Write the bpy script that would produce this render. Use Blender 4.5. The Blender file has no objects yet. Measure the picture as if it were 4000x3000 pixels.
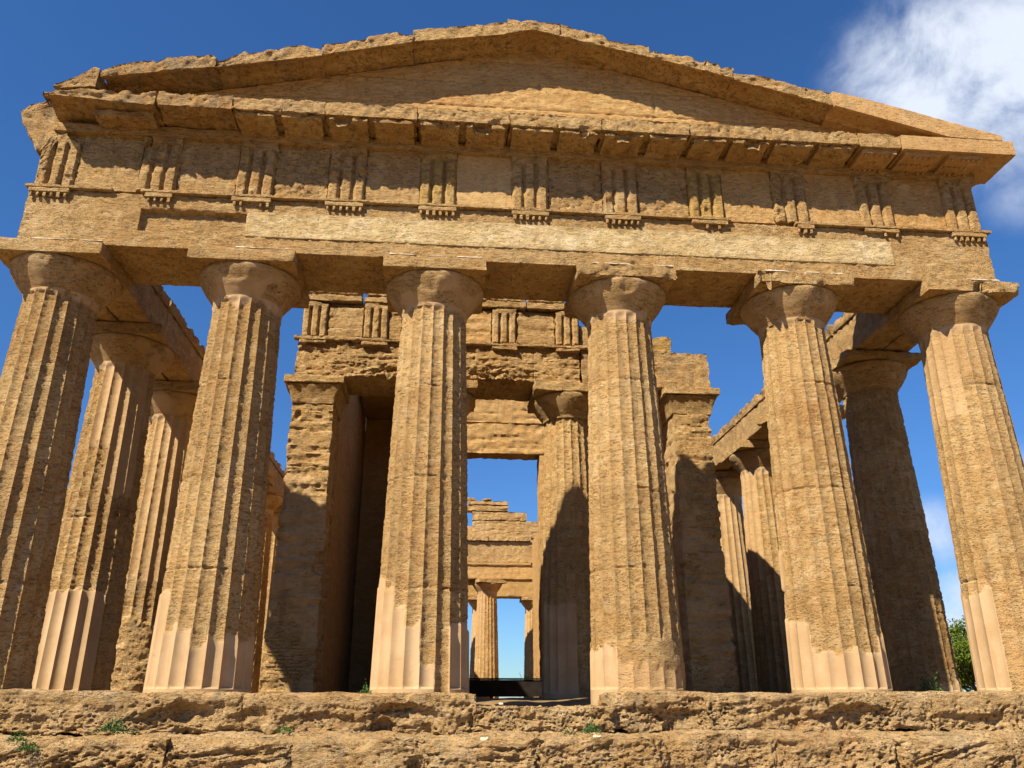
import bpy, math, random
import numpy as np
from math import radians
from mathutils import Vector, Matrix

S = bpy.context.scene
COL = S.collection

# ------------------------------------------------------------------ camera
cd = bpy.data.cameras.new("camera")
cd.sensor_fit = 'HORIZONTAL'
cd.sensor_width = 36.0
cd.lens = 36.0 * 3162.248 / 4000.0
cd.clip_start = 0.05
cd.clip_end = 6000.0
cam = bpy.data.objects.new("camera", cd)
COL.objects.link(cam)
RT = ((0.9961524, -0.0876360, -0.0006193), (-0.0314010, -0.3635127, 0.9310599), (0.0818195, 0.9274580, 0.3648659))
cam.matrix_world = Matrix(((RT[0][0], RT[1][0], -RT[2][0], -1.3676),
                           (RT[0][1], RT[1][1], -RT[2][1], -12.5154),
                           (RT[0][2], RT[1][2], -RT[2][2], -0.0215),
                           (0, 0, 0, 1)))
S.camera = cam

# ------------------------------------------------------------------ world, sun, exposure
SUN_K, SUN_S = 1.00, 1.45          # sideways and downward travel per metre of depth
sun_dir = Vector((-SUN_K, -1.0, SUN_S)).normalized()
sun_el = math.asin(sun_dir.z)
sun_rot = math.atan2(sun_dir.x, sun_dir.y)

W = bpy.data.worlds.new("World")
S.world = W
W.use_nodes = True
wn, wl = W.node_tree.nodes, W.node_tree.links
wn.clear()
out = wn.new('ShaderNodeOutputWorld')
bg = wn.new('ShaderNodeBackground')
bg.inputs['Strength'].default_value = 0.060
sky = wn.new('ShaderNodeTexSky')
sky.sky_type = 'NISHITA'
sky.sun_disc = False
sky.sun_elevation = sun_el
sky.sun_rotation = sun_rot
sky.air_density = 1.0
sky.dust_density = 0.0
sky.ozone_density = 1.6
hsv = wn.new('ShaderNodeHueSaturation')
hsv.inputs['Saturation'].default_value = 1.18
hsv.inputs['Value'].default_value = 1.0
wl.new(sky.outputs['Color'], hsv.inputs['Color'])
tc = wn.new('ShaderNodeTexCoord')


def wmath(op, a, b=None, clamp=False):
    n = wn.new('ShaderNodeMath')
    n.operation = op
    n.use_clamp = clamp
    for i, v in enumerate((a, b)):
        if v is None:
            continue
        if isinstance(v, (int, float)):
            n.inputs[i].default_value = v
        else:
            wl.new(v, n.inputs[i])
    return n.outputs[0]


def wsmooth(v, a, b):
    n = wn.new('ShaderNodeMapRange')
    n.interpolation_type = 'SMOOTHSTEP'
    wl.new(v, n.inputs[0])
    n.inputs[1].default_value = a
    n.inputs[2].default_value = b
    return n.outputs[0]


# clouds: soft banks in fixed sky directions (direction, angular radius, weight)
BANKS = [((0.455, 0.640, 0.620), 0.085, 0.75), ((0.500, 0.622, 0.602), 0.12, 1.0), ((0.556, 0.600, 0.574), 0.12, 1.0),
         ((0.425, 0.655, 0.625), 0.05, 0.45), ((0.514, 0.647, 0.563), 0.055, 0.7), ((0.585, 0.645, 0.49), 0.07, 0.42),
         ((0.60, 0.56, 0.57), 0.16, 0.8), ((0.53, 0.832, 0.165), 0.05, 0.75), ((0.545, 0.833, 0.09), 0.06, 0.75),
         ((0.62, 0.765, 0.17), 0.09, 0.8)]
acc = None
for d, rad, wgt in BANKS:
    dp = wn.new('ShaderNodeVectorMath')
    dp.operation = 'DISTANCE'
    wl.new(tc.outputs['Generated'], dp.inputs[0])
    dp.inputs[1].default_value = Vector(d).normalized()
    m = wn.new('ShaderNodeMapRange')
    m.interpolation_type = 'SMOOTHSTEP'
    wl.new(dp.outputs['Value'], m.inputs[0])
    m.inputs[1].default_value = rad * 1.35
    m.inputs[2].default_value = 0.0
    m.inputs[3].default_value = 0.0
    m.inputs[4].default_value = wgt
    acc = m.outputs[0] if acc is None else wmath('MAXIMUM', acc, m.outputs[0])
# clear dry air: less white glow towards the horizon
sepz = wn.new('ShaderNodeSeparateXYZ')
wl.new(tc.outputs['Generated'], sepz.inputs[0])
hz = wsmooth(sepz.outputs['Z'], 0.0, 0.55)
tint = wn.new('ShaderNodeMix')
tint.data_type = 'RGBA'
wl.new(hz, tint.inputs[0])
tint.inputs[6].default_value = (0.44, 0.67, 1.0, 1)
tint.inputs[7].default_value = (0.62, 0.88, 1.17, 1)
mul = wn.new('ShaderNodeMix')
mul.data_type = 'RGBA'
mul.blend_type = 'MULTIPLY'
mul.inputs[0].default_value = 1.0
wl.new(hsv.outputs['Color'], mul.inputs[6])
wl.new(tint.outputs[2], mul.inputs[7])
nz = wn.new('ShaderNodeTexNoise')
nz.inputs['Scale'].default_value = 8.5
nz.inputs['Detail'].default_value = 9.0
nz.inputs['Roughness'].default_value = 0.62
nz.inputs['Distortion'].default_value = 0.25
wl.new(tc.outputs['Generated'], nz.inputs['Vector'])
nn = wmath('MULTIPLY', wmath('SUBTRACT', nz.outputs['Fac'], 0.5), 3.2)
cm = wsmooth(wmath('MULTIPLY', acc, wmath('ADD', nn, 1.05)), 0.12, 1.05)
mixc = wn.new('ShaderNodeMix')
mixc.data_type = 'RGBA'
wl.new(cm, mixc.inputs[0])
wl.new(mul.outputs[2], mixc.inputs[6])
mixc.inputs[7].default_value = (6.6, 7.2, 8.3, 1)
wl.new(mixc.outputs[2], bg.inputs['Color'])
wl.new(bg.outputs[0], out.inputs[0])

sd = bpy.data.lights.new("sun", 'SUN')
sd.energy = 5.0
sd.angle = radians(0.53)
sd.color = (1.0, 0.89, 0.70)
sun = bpy.data.objects.new("sun", sd)
sun.rotation_euler = (-sun_dir).to_track_quat('-Z', 'Y').to_euler()
sun.location = (-30, -25, 30)
COL.objects.link(sun)

S.view_settings.view_transform = 'Standard'
S.view_settings.look = 'None'
S.view_settings.gamma = 1.0
S.view_settings.exposure = 1.06
S.render.engine = 'CYCLES'


# ------------------------------------------------------------------ noise (numpy)
def _h(ix, iy, iz, seed):
    h = (ix.astype(np.uint32) * np.uint32(374761393) + iy.astype(np.uint32) * np.uint32(668265263)
         + iz.astype(np.uint32) * np.uint32(2246822519) + np.uint32(seed * 3266489917 & 0xffffffff))
    h = (h ^ (h >> np.uint32(13))) * np.uint32(1274126177)
    h = (h ^ (h >> np.uint32(15))) * np.uint32(2654435761)
    return (h ^ (h >> np.uint32(16))).astype(np.float64) / 4294967295.0


def vnoise(P, seed=0):
    i = np.floor(P)
    f = P - i
    u = f * f * f * (f * (f * 6 - 15) + 10)
    i = i.astype(np.int64) + 100000
    x, y, z = i[:, 0], i[:, 1], i[:, 2]
    r = 0
    for a in (0, 1):
        for b in (0, 1):
            for c in (0, 1):
                w = (u[:, 0] if a else 1 - u[:, 0]) * (u[:, 1] if b else 1 - u[:, 1]) * (u[:, 2] if c else 1 - u[:, 2])
                r = r + w * _h(x + a, y + b, z + c, seed)
    return r * 2 - 1


def fbm(P, freq=1.0, octv=4, seed=0, gain=0.5):
    P = P * np.asarray(freq, dtype=float)
    r, a, t = 0, 1.0, 0
    for k in range(octv):
        r = r + a * vnoise(P + 17.3 * k, seed + k)
        t += a
        a *= gain
        P = P * 2.03
    return r / t * 1.6


def worley(P, seed=0):
    i = np.floor(P)
    f = P - i
    i = i.astype(np.int64) + 100000
    best = np.full(len(P), 9.0)
    for a in (-1, 0, 1):
        for b in (-1, 0, 1):
            for c in (-1, 0, 1):
                x, y, z = i[:, 0] + a, i[:, 1] + b, i[:, 2] + c
                d = ((a + _h(x, y, z, seed) - f[:, 0]) ** 2 + (b + _h(x, y, z, seed + 1) - f[:, 1]) ** 2
                     + (c + _h(x, y, z, seed + 2) - f[:, 2]) ** 2)
                best = np.minimum(best, d)
    return np.sqrt(best)


def sstep(a, b, x):
    t = np.clip((x - a) / (b - a), 0, 1)
    return t * t * (3 - 2 * t)


# ------------------------------------------------------------------ mesh helpers
ORG = {}


def tag(o, label=None, cat=None, group=None, kind=None):
    if label:
        o['label'] = label
    if cat:
        o['category'] = cat
    if group:
        o['group'] = group
    if kind:
        o['kind'] = kind
    return o


def thing(name, loc, label, cat, group=None):
    o = bpy.data.objects.new(name, None)
    o.empty_display_size = 0.3
    o.location = loc
    COL.objects.link(o)
    ORG[o.name] = np.array(loc, dtype=float)
    return tag(o, label, cat, group)


def make(name, V, F, mat, parent=None, attrs=None, smooth=True, sharp=40.0):
    V = np.asarray(V, dtype=float)
    F = np.asarray(F, dtype=np.int32)
    org = ORG[parent.name] if parent is not None else np.zeros(3)
    me = bpy.data.meshes.new(name)
    n, m, k = len(V), len(F), F.shape[1]
    me.vertices.add(n)
    me.vertices.foreach_set('co', (V - org).ravel())
    me.loops.add(m * k)
    me.loops.foreach_set('vertex_index', F.ravel())
    me.polygons.add(m)
    me.polygons.foreach_set('loop_start', np.arange(m, dtype=np.int32) * k)
    me.update(calc_edges=True)
    me.polygons.foreach_set('use_smooth', np.full(m, bool(smooth)))
    for an, av in (attrs or {}).items():
        at = me.attributes.new(an, 'FLOAT', 'POINT')
        at.data.foreach_set('value', np.asarray(av, dtype=np.float32))
    me.materials.append(mat)
    if smooth and sharp:
        me.set_sharp_from_angle(angle=radians(sharp))
    o = bpy.data.objects.new(name, me)
    COL.objects.link(o)
    if parent is not None:
        o.parent = parent
    ORG[o.name] = org
    return o


def lattice(lo, hi, res):
    lo, hi = np.array(lo, float), np.array(hi, float)
    res = np.broadcast_to(np.array(res, float), (3,))
    n = np.maximum(2, np.ceil((hi - lo) / res).astype(int))
    nx, ny, nz = n
    idx = -np.ones((nx + 1, ny + 1, nz + 1), dtype=np.int64)
    mask = np.zeros(idx.shape, bool)
    mask[0] = mask[-1] = True
    mask[:, 0] = mask[:, -1] = True
    mask[:, :, 0] = mask[:, :, -1] = True
    idx[mask] = np.arange(mask.sum())
    P = np.argwhere(mask)
    V = lo + P / n * (hi - lo)

    def q(g, flip):
        a, b, c, d = g[:-1, :-1], g[1:, :-1], g[1:, 1:], g[:-1, 1:]
        f = np.stack([a, b, c, d], -1).reshape(-1, 4)
        return f[:, ::-1] if flip else f
    F = np.concatenate([q(idx[0], True), q(idx[-1], False), q(idx[:, 0], False), q(idx[:, -1], True),
                        q(idx[:, :, 0], True), q(idx[:, :, -1], False)])
    return V, F


def rough(lo, hi, res=0.05, r=0.03, amp=0.012, freq=6.0, strata=0.0, sfreq=(1.1, 1.1, 9.0), pit=0.0, pitf=7.0,
          lump=0.0, seed=0, bites=(), grooves=(), post=None, tilt=0.0, pit2=0.0, grain=0.0, relief=None):
    lo, hi = np.array(lo, float), np.array(hi, float)
    V, F = lattice(lo, hi, res)
    half = (hi - lo).min() / 2
    rr = np.clip(r * (1 + 1.3 * fbm(V, 2.6, 3, seed + 5)), 0.12 * r, 0.95 * half)
    core = np.clip(V, lo + rr[:, None], hi - rr[:, None])
    D = V - core
    L = np.maximum(np.linalg.norm(D, axis=1), 1e-9)
    D = D / L[:, None]
    disp = -amp * (0.6 + fbm(V, freq, 4, seed + 11, 0.62))
    if lump:
        disp = disp + lump * fbm(V, 1.6, 3, seed + 41)
    if strata:
        VT = V.copy()
        VT[:, 2] -= tilt * V[:, 0]
        s = fbm(VT, sfreq, 5, seed + 23, 0.55)
        disp = disp - strata * sstep(-0.1, 0.75, s)
    if pit:
        wv = worley(V * np.array([1, 1, 1.35]) * pitf + 0.35 * fbm(V, 5.0, 2, seed + 8)[:, None], seed + 31)
        zone = sstep(-0.25, 0.35, fbm(V, 1.3, 2, seed + 37))
        disp = disp - pit * (1 - sstep(0.12, 0.42, wv)) * zone
    if pit2:
        wv = worley(V * np.array([1, 1, 1.5]) * 19.0 + 0.3 * fbm(V, 9.0, 2, seed + 9)[:, None], seed + 61)
        disp = disp - pit2 * (1 - sstep(0.1, 0.38, wv)) * sstep(-0.15, 0.25, fbm(V, 2.1, 3, seed + 67))
    if grain:
        disp = disp + grain * fbm(V, (24, 24, 34), 3, seed + 71, 0.7)
    for g in grooves:      # (axis, position, width, depth)
        jn = 0.012 * fbm(V, 5.0, 2, seed + 3)
        disp = disp - g[3] * np.exp(-((V[:, g[0]] - g[1] + jn) / g[2]) ** 2)
    if relief is not None:
        disp = disp * relief(V)
    P = core + D * (rr + disp)[:, None]
    for c, rad in bites:
        c = np.array(c, float)
        rd = rad * (1 + 0.22 * fbm(P, 5.0, 3, seed + 51))
        qv = P - c
        b = (qv * D).sum(1)
        disc = b * b + rd * rd - (qv * qv).sum(1)
        t = np.where((qv * qv).sum(1) < rd * rd, b + np.sqrt(np.maximum(disc, 0)), 0)
        P = P - D * np.clip(t, 0, 0.9 * rad)[:, None]
    if post is not None:
        P = post(P)
    return P, F


def block(name, lo, hi, mat, parent=None, attrs=None, sharp=40.0, **kw):
    V, F = rough(lo, hi, **kw)
    a = {k: f(V) for k, f in (attrs or {}).items()}
    return make(name, V, F, mat, parent, a, sharp=sharp)


def merge(parts):
    Vs, Fs, n = [], [], 0
    for V, F in parts:
        Vs.append(V)
        Fs.append(F + n)
        n += len(V)
    return np.concatenate(Vs), np.concatenate(Fs)


def relief_top(V):
    n = fbm(V, (0.9, 0.9, 0.5), 3, 93)
    return 0.30 + 0.75 * sstep(0.03 + 0.10 * n, -0.11 + 0.10 * n, V[:, 2])


def relief_low(V):
    n = fbm(V, (0.8, 0.8, 1.2), 4, 95)
    return 0.30 + 0.85 * sstep(-0.30, 0.25, n) * sstep(-0.36, -0.52, V[:, 2] + 0.1 * n)


def lerp(pts):
    xs = [q[0] for q in pts]
    zs = [q[1] for q in pts]
    return lambda x: np.interp(x, xs, zs)


# ------------------------------------------------------------------ materials
class NT:
    def __init__(self, name):
        self.m = bpy.data.materials.new(name)
        self.m.use_nodes = True
        self.n, self.l = self.m.node_tree.nodes, self.m.node_tree.links
        self.b = self.n['Principled BSDF']
        self.b.inputs['Specular IOR Level'].default_value = 0.15
        self.b.inputs['Roughness'].default_value = 0.92
        self.pos = self.n.new('ShaderNodeNewGeometry').outputs['Position']

    def put(self, sock, v):
        if isinstance(v, (int, float)):
            sock.default_value = v
        elif isinstance(v, tuple):
            sock.default_value = v if len(v) != 3 or sock.type == 'VECTOR' else v + (1,)
        else:
            self.l.new(v, sock)

    def scaled(self, s):
        n = self.n.new('ShaderNodeVectorMath')
        n.operation = 'MULTIPLY'
        self.l.new(self.pos, n.inputs[0])
        n.inputs[1].default_value = s
        return n.outputs[0]

    def noise(self, vec, scale, detail=4, rough=0.5, dist=0.0):
        n = self.n.new('ShaderNodeTexNoise')
        self.l.new(vec, n.inputs['Vector'])
        n.inputs['Scale'].default_value = scale
        n.inputs['Detail'].default_value = detail
        n.inputs['Roughness'].default_value = rough
        n.inputs['Distortion'].default_value = dist
        return n.outputs['Fac']

    def voronoi(self, vec, scale, feature='F1'):
        n = self.n.new('ShaderNodeTexVoronoi')
        n.feature = feature
        self.l.new(vec, n.inputs['Vector'])
        n.inputs['Scale'].default_value = scale
        return n.outputs['Distance']

    def rng(self, v, a, b, c=0.0, d=1.0):
        n = self.n.new('ShaderNodeMapRange')
        n.interpolation_type = 'SMOOTHSTEP'
        self.l.new(v, n.inputs[0])
        for i, q in enumerate((a, b, c, d)):
            n.inputs[i + 1].default_value = q
        return n.outputs[0]

    def mix(self, f, a, b, blend='MIX'):
        n = self.n.new('ShaderNodeMix')
        n.data_type = 'RGBA'
        n.blend_type = blend
        self.put(n.inputs[0], f)
        self.put(n.inputs[6], a)
        self.put(n.inputs[7], b)
        return n.outputs[2]

    def math(self, op, a, b=0.0):
        n = self.n.new('ShaderNodeMath')
        n.operation = op
        self.put(n.inputs[0], a)
        self.put(n.inputs[1], b)
        return n.outputs[0]

    def attr(self, name):
        n = self.n.new('ShaderNodeAttribute')
        n.attribute_name = name
        return n.outputs['Fac']

    def bump(self, h, dist, strength=1.0, prev=None):
        n = self.n.new('ShaderNodeBump')
        n.inputs['Distance'].default_value = dist
        self.put(n.inputs['Strength'], strength)
        self.l.new(h, n.inputs['Height'])
        if prev is not None:
            self.l.new(prev, n.inputs['Normal'])
        return n.outputs['Normal']


STUCCO = (0.435, 0.30, 0.172)


def stone(name, dark, mid, light, bump=0.034, grey=(0.29, 0.195, 0.095), greyamt=0.5, pits=0.55, stuc=STUCCO, red=0.35):
    t = NT(name)
    sp = t.scaled((1.0, 1.0, 1.9))
    st = t.scaled((1.0, 1.0, 5.5))
    big = t.noise(t.pos, 0.55, 4, 0.55, 0.4)
    med = t.noise(sp, 3.2, 6, 0.62, 0.3)
    fine = t.noise(sp, 19.0, 7, 0.8)
    grit = t.noise(t.pos, 95.0, 3, 0.7)
    lay = t.noise(st, 5.0, 6, 0.66, 0.25)
    c = t.mix(t.rng(big, 0.3, 0.7), dark, mid)
    c = t.mix(t.rng(med, 0.42, 0.72, 0, 0.8), c, light)
    c = t.mix(t.rng(t.noise(t.pos, 1.15, 5, 0.6, 0.6), 0.52, 0.75, 0, red), c, (dark[0] * 0.98, dark[1] * 0.72, dark[2] * 0.62))
    c = t.mix(t.rng(t.noise(sp, 1.7, 7, 0.68, 0.5), 0.53, 0.70, 0, greyamt), c, grey)
    c = t.mix(t.rng(fine, 0.47, 0.36, 0, 0.42), c, (dark[0] * 0.42, dark[1] * 0.38, dark[2] * 0.33))
    c = t.mix(t.rng(grit, 0.55, 0.8, 0, 0.22), c, (min(1, light[0] * 1.25), min(1, light[1] * 1.3), min(1, light[2] * 1.4)))
    dash = t.rng(t.noise(t.scaled((0.6, 0.6, 2.2)), 15.0, 5, 0.72, 0.2), 0.55, 0.63)
    c = t.mix(t.math('MULTIPLY', dash, 0.34), c, (dark[0] * 0.40, dark[1] * 0.34, dark[2] * 0.27))
    chip = t.rng(t.noise(t.scaled((0.8, 0.8, 1.5)), 33.0, 4, 0.75), 0.56, 0.66)
    c = t.mix(t.math('MULTIPLY', chip, 0.6), c, (min(1, light[0] * 1.3), min(1, light[1] * 1.34), min(1, light[2] * 1.4)))
    c = t.mix(t.rng(t.noise(t.scaled((1.0, 1.0, 0.9)), 0.8, 6, 0.66, 0.8), 0.56, 0.70, 0, 0.42), c, (min(1, light[0] * 1.06), min(1, light[1] * 1.12), min(1, light[2] * 1.3)))
    c = t.mix(t.rng(t.noise(t.scaled((3.2, 3.2, 0.28)), 1.3, 6, 0.65, 0.3), 0.53, 0.68, 0, 0.5), c, grey)
    c = t.mix(t.rng(t.noise(t.pos, 2.6, 7, 0.72, 0.4), 0.60, 0.70, 0, 0.4), c, (0.20, 0.145, 0.085))
    v1 = t.voronoi(t.scaled((1, 1, 1.7)), 17.0)
    v2 = t.voronoi(t.scaled((1, 1, 1.5)), 41.0)
    zone = t.rng(t.noise(t.pos, 2.3, 4, 0.6), 0.42, 0.62)
    p1 = t.math('MULTIPLY', t.rng(v1, 0.34, 0.16), zone)
    p2 = t.math('MULTIPLY', t.rng(v2, 0.34, 0.14), t.rng(t.noise(t.pos, 3.9, 3, 0.6), 0.40, 0.6))
    pit = t.math('MAXIMUM', p1, p2)
    c = t.mix(t.math('MULTIPLY', pit, pits), c, (dark[0] * 0.33, dark[1] * 0.28, dark[2] * 0.22))
    h = t.math('ADD', t.math('MULTIPLY', lay, 0.7), t.math('MULTIPLY', fine, 1.15))
    h = t.math('ADD', h, t.math('MULTIPLY', grit, 0.16))
    h = t.math('SUBTRACT', h, t.math('MULTIPLY', pit, 0.6))
    h = t.math('SUBTRACT', h, t.math('MULTIPLY', dash, 0.5))
    h = t.math('ADD', h, t.math('MULTIPLY', chip, 0.15))
    # restored smooth stucco where the mesh carries it
    pa = t.attr('patch')
    sc = t.mix(t.rng(t.noise(t.pos, 2.1, 5, 0.6), 0.35, 0.7), stuc, (stuc[0] * 0.84, stuc[1] * 0.80, stuc[2] * 0.72))
    sc = t.mix(t.rng(t.noise(t.pos, 9.0, 6, 0.7), 0.56, 0.74, 0, 0.5), sc, (stuc[0] * 0.7, stuc[1] * 0.6, stuc[2] * 0.45))
    sc = t.mix(t.rng(t.noise(t.scaled((2.5, 2.5, 0.5)), 2.0, 7, 0.7, 0.4), 0.50, 0.66, 0, 0.65), sc, (stuc[0] * 0.80, stuc[1] * 0.72, stuc[2] * 0.60))
    c = t.mix(pa, c, sc)
    c = t.mix(1.0, c, t.mix(t.rng(t.attr('tone'), -1.0, 1.0), (0.80, 0.76, 0.70), (1.16, 1.20, 1.26)), 'MULTIPLY')
    t.l.new(c, t.b.inputs['Base Color'])
    keep = t.math('SUBTRACT', 1.0, t.math('MULTIPLY', pa, 0.88))
    t.l.new(t.bump(h, bump, keep), t.b.inputs['Normal'])
    return t.m


OCHRE = ((0.395, 0.230, 0.085), (0.472, 0.300, 0.125), (0.55, 0.388, 0.192))
M_stone = stone("weathered_sandstone", *OCHRE)
M_fine = stone("worn_sandstone", (0.385, 0.217, 0.074), (0.455, 0.277, 0.106), (0.51, 0.336, 0.148), bump=0.014, greyamt=0.2, pits=0.35)
M_step = stone("pitted_sandstone", (0.42, 0.252, 0.10), (0.51, 0.338, 0.155), (0.60, 0.43, 0.235), bump=0.045,
               grey=(0.29, 0.225, 0.135), greyamt=0.6, pits=0.75)
M_grey = stone("lichened_sandstone", (0.37, 0.215, 0.082), (0.445, 0.28, 0.118), (0.525, 0.36, 0.18), bump=0.035,
               grey=(0.235, 0.185, 0.12), greyamt=0.9, pits=0.6)
M_new = stone("restored_sandstone", (0.39, 0.225, 0.086), (0.45, 0.275, 0.118), (0.495, 0.322, 0.15), bump=0.010, greyamt=0.4, pits=0.25)
M_pale = stone("pale_limewash", (0.48, 0.338, 0.155), (0.53, 0.39, 0.195), (0.66, 0.535, 0.33), bump=0.018, grey=(0.40, 0.275, 0.115), greyamt=0.95, pits=0.4, red=0.1)
M_lime = stone("limewashed_sandstone", (0.41, 0.258, 0.105), (0.465, 0.302, 0.13), (0.51, 0.345, 0.165), bump=0.008, greyamt=0.25, pits=0.2, red=0.1)
M_yellow = stone("yellow_sandstone", (0.38, 0.228, 0.068), (0.46, 0.29, 0.098), (0.52, 0.35, 0.14), bump=0.035, greyamt=0.1, pits=0.5)


def plain(name, col, var=0.2, scale=8.0, rough=0.9, bump=0.004):
    t = NT(name)
    n = t.noise(t.pos, scale, 6, 0.6)
    c = t.mix(t.rng(n, 0.3, 0.7), tuple(q * (1 - var) for q in col), tuple(min(1, q * (1 + var)) for q in col))
    t.l.new(c, t.b.inputs['Base Color'])
    t.b.inputs['Roughness'].default_value = rough
    t.l.new(t.bump(n, bump), t.b.inputs['Normal'])
    return t.m


M_mortar = plain("white_lime_mortar", (0.62, 0.54, 0.43), 0.12, 20)
M_bar = plain("dark_painted_board", (0.018, 0.014, 0.012), 0.3, 5)
M_dirt = plain("trodden_earth", (0.20, 0.135, 0.065), 0.35, 3.5, 0.95, 0.03)
M_leaf = plain("green_leaves", (0.085, 0.125, 0.012), 0.5, 2.5, 0.7, 0.0)
M_weed = plain("weed_leaves", (0.06, 0.12, 0.03), 0.4, 14, 0.7, 0.0)
M_bark = plain("bark", (0.10, 0.07, 0.05), 0.4, 9, 0.9, 0.02)
M_peb = plain("pale_limestone_chip", (0.60, 0.50, 0.37), 0.15, 30)


M_brick = stone("repair_brick", (0.30, 0.18, 0.07), (0.36, 0.225, 0.085), (0.40, 0.27, 0.12), bump=0.01)


# ------------------------------------------------------------------ columns
def shaft(seed, R0=0.715, R1=0.56, z0=-0.35, z1=6.10, seg=12, dz=0.03, wear=1.0, patches=(), joints=None, top_patch=5.9,
          rough_foot=0.0, full=0.0, fdep=0.055, foot_amp=1.0):
    if joints is None:
        rj = random.Random(seed * 13)
        joints = tuple(z + rj.uniform(-0.22, 0.22) for z in (1.62, 3.2, 4.75))
    nth = 20 * seg
    nz = int((z1 - z0) / dz)
    th = np.arange(nth) / nth * 2 * math.pi
    zz = np.linspace(z0, z1, nz + 1)
    TH, ZZ = np.meshgrid(th, zz)
    TH, ZZ = TH.ravel(), ZZ.ravel()
    u = np.clip(ZZ / 6.1, 0, 1)
    R = R0 + (R1 - R0) * u + 0.012 * np.sin(math.pi * u)
    P = np.stack([R * np.cos(TH), R * np.sin(TH), ZZ], 1)
    PN = P + seed * 7.31
    ph = TH / (2 * math.pi) * 20
    k = np.floor(ph).astype(int)
    f = np.abs(2 * (ph - k) - 1)              # 0 mid flute, 1 arris
    dep = fdep * R / 0.7
    crisp = dep * (1 - f ** 2.2)
    low = fbm(PN, 0.9, 3, seed)
    worn = dep * (0.86 + 0.10 * low) * (1 - np.clip(f * 1.01, 0, 1) ** 2.5) + 0.012
    worn = worn + wear * (0.0085 * (0.5 + fbm(PN, (11, 11, 17), 4, seed + 1, 0.75)) + 0.006 * sstep(0.15, 0.8, fbm(PN, 2.1, 3, seed + 2)))
    worn = worn + wear * 0.012 * sstep(0.74, 1.0, f) * sstep(0.0, 0.7, fbm(PN, (5, 5, 9), 4, seed + 3, 0.65))
    worn = worn + wear * 0.007 * sstep(0.2, 0.6, fbm(PN, (4, 4, 26), 3, seed + 4))
    wv = worley(PN * np.array([13, 13, 18]), seed + 6)
    worn = worn + wear * 0.012 * (1 - sstep(0.1, 0.4, wv)) * sstep(0.0, 0.5, fbm(PN, 2.4, 2, seed + 7))
    for zj in joints:
        jn = 0.02 * fbm(PN, 3.0, 2, seed + 9)
        worn = worn + 0.026 * np.exp(-((ZZ - zj + jn) / 0.015) ** 2) * sstep(-0.8, 0.3, fbm(PN, 1.9, 2, seed + 10))
    # restored flutes: (first flute angle deg, last flute angle deg, height)
    edge = 0.10 * fbm(PN, 3.5, 3, seed + 12) + 0.05 * fbm(PN, 11, 3, seed + 15)
    m = np.full(len(P), full)
    deg = np.degrees((k + 0.5) / 20 * 2 * math.pi) % 360
    for pt in patches:
        a0, a1, zl, zh = pt[:4]
        pw = pt[4] if len(pt) > 4 else 1.0
        inside = ((deg - a0) % 360) <= ((a1 - a0) % 360)
        m = np.maximum(m, pw * inside * sstep(0.03, -0.03, ZZ - zh - edge) * sstep(-0.03, 0.03, ZZ - zl + edge))
    m = np.maximum(m, sstep(-0.05, 0.05, ZZ - top_patch - edge))
    if rough_foot > 0:
        rf = sstep(0.05, -0.05, ZZ - rough_foot - edge)
        worn = worn * (1 - rf) + rf * (0.015 + 0.035 * foot_amp * (0.5 + fbm(PN, (5, 5, 8), 5, seed + 14, 0.65)))
        m = m * (1 - rf) if foot_amp > 0.6 else m
    fade = sstep(6.07, 5.97, ZZ) * sstep(0.135, 0.16, ZZ)
    ins = m * crisp * fade + (1 - m) * worn
    r = R - ins
    V = np.stack([r * np.cos(TH), r * np.sin(TH), ZZ], 1)
    i = np.arange(nz)[:, None] * nth
    j = np.arange(nth)[None, :]
    j2 = (j + 1) % nth
    F = np.stack([i + j, i + j2, i + nth + j2, i + nth + j], -1).reshape(-1, 4)
    zj = np.searchsorted(np.sort(joints), ZZ + 0.02 * fbm(PN, 3.0, 2, seed + 9))
    tone = np.array([-0.2, 0.35, -0.05, 0.22, -0.32])[(zj + seed) % 5] * (1 - m)
    return V, F, (m, tone)


ECH = lerp([(6.04, 0.545), (6.09, 0.562), (6.12, 0.585), (6.20, 0.640), (6.30, 0.715), (6.40, 0.780), (6.47, 0.818), (6.52, 0.835), (6.555, 0.828), (6.57, 0.80)])


def echinus(seed, wear=0.3, bites=()):
    nth, zz = 110, np.linspace(6.04, 6.57, 30)
    th = np.arange(nth) / nth * 2 * math.pi
    TH, ZZ = np.meshgrid(th, zz)
    TH, ZZ = TH.ravel(), ZZ.ravel()
    R = ECH(ZZ)
    P = np.stack([R * np.cos(TH), R * np.sin(TH), ZZ], 1)
    PN = P + seed * 3.7
    w = sstep(0.45 - wear, 0.55 - wear, fbm(PN, 2.0, 3, seed))
    R = R - w * (0.003 + 0.007 * fbm(PN, 16, 4, seed + 2, 0.75))
    for ang, z, rad, d in bites:
        dx = ((np.degrees(TH) - ang + 180) % 360 - 180) * math.pi / 180 * 0.75
        q = np.sqrt(dx ** 2 + (ZZ - z) ** 2) / rad + 0.25 * fbm(PN, 6, 3, seed + 4)
        b = sstep(1.0, 0.6, q)
        R = R - d * b
        w = np.maximum(w, b)
    V = np.stack([R * np.cos(TH), R * np.sin(TH), ZZ], 1)
    i = np.arange(len(zz) - 1)[:, None] * nth
    j = np.arange(nth)[None, :]
    j2 = (j + 1) % nth
    F = np.stack([i + j, i + j2, i + nth + j2, i + nth + j], -1).reshape(-1, 4)
    return V, F, (1 - w) * (0.15 + 0.6 * sstep(-0.1, 0.4, fbm(PN, 1.7, 3, seed + 8)))


AB_TOP = 6.79


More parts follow.
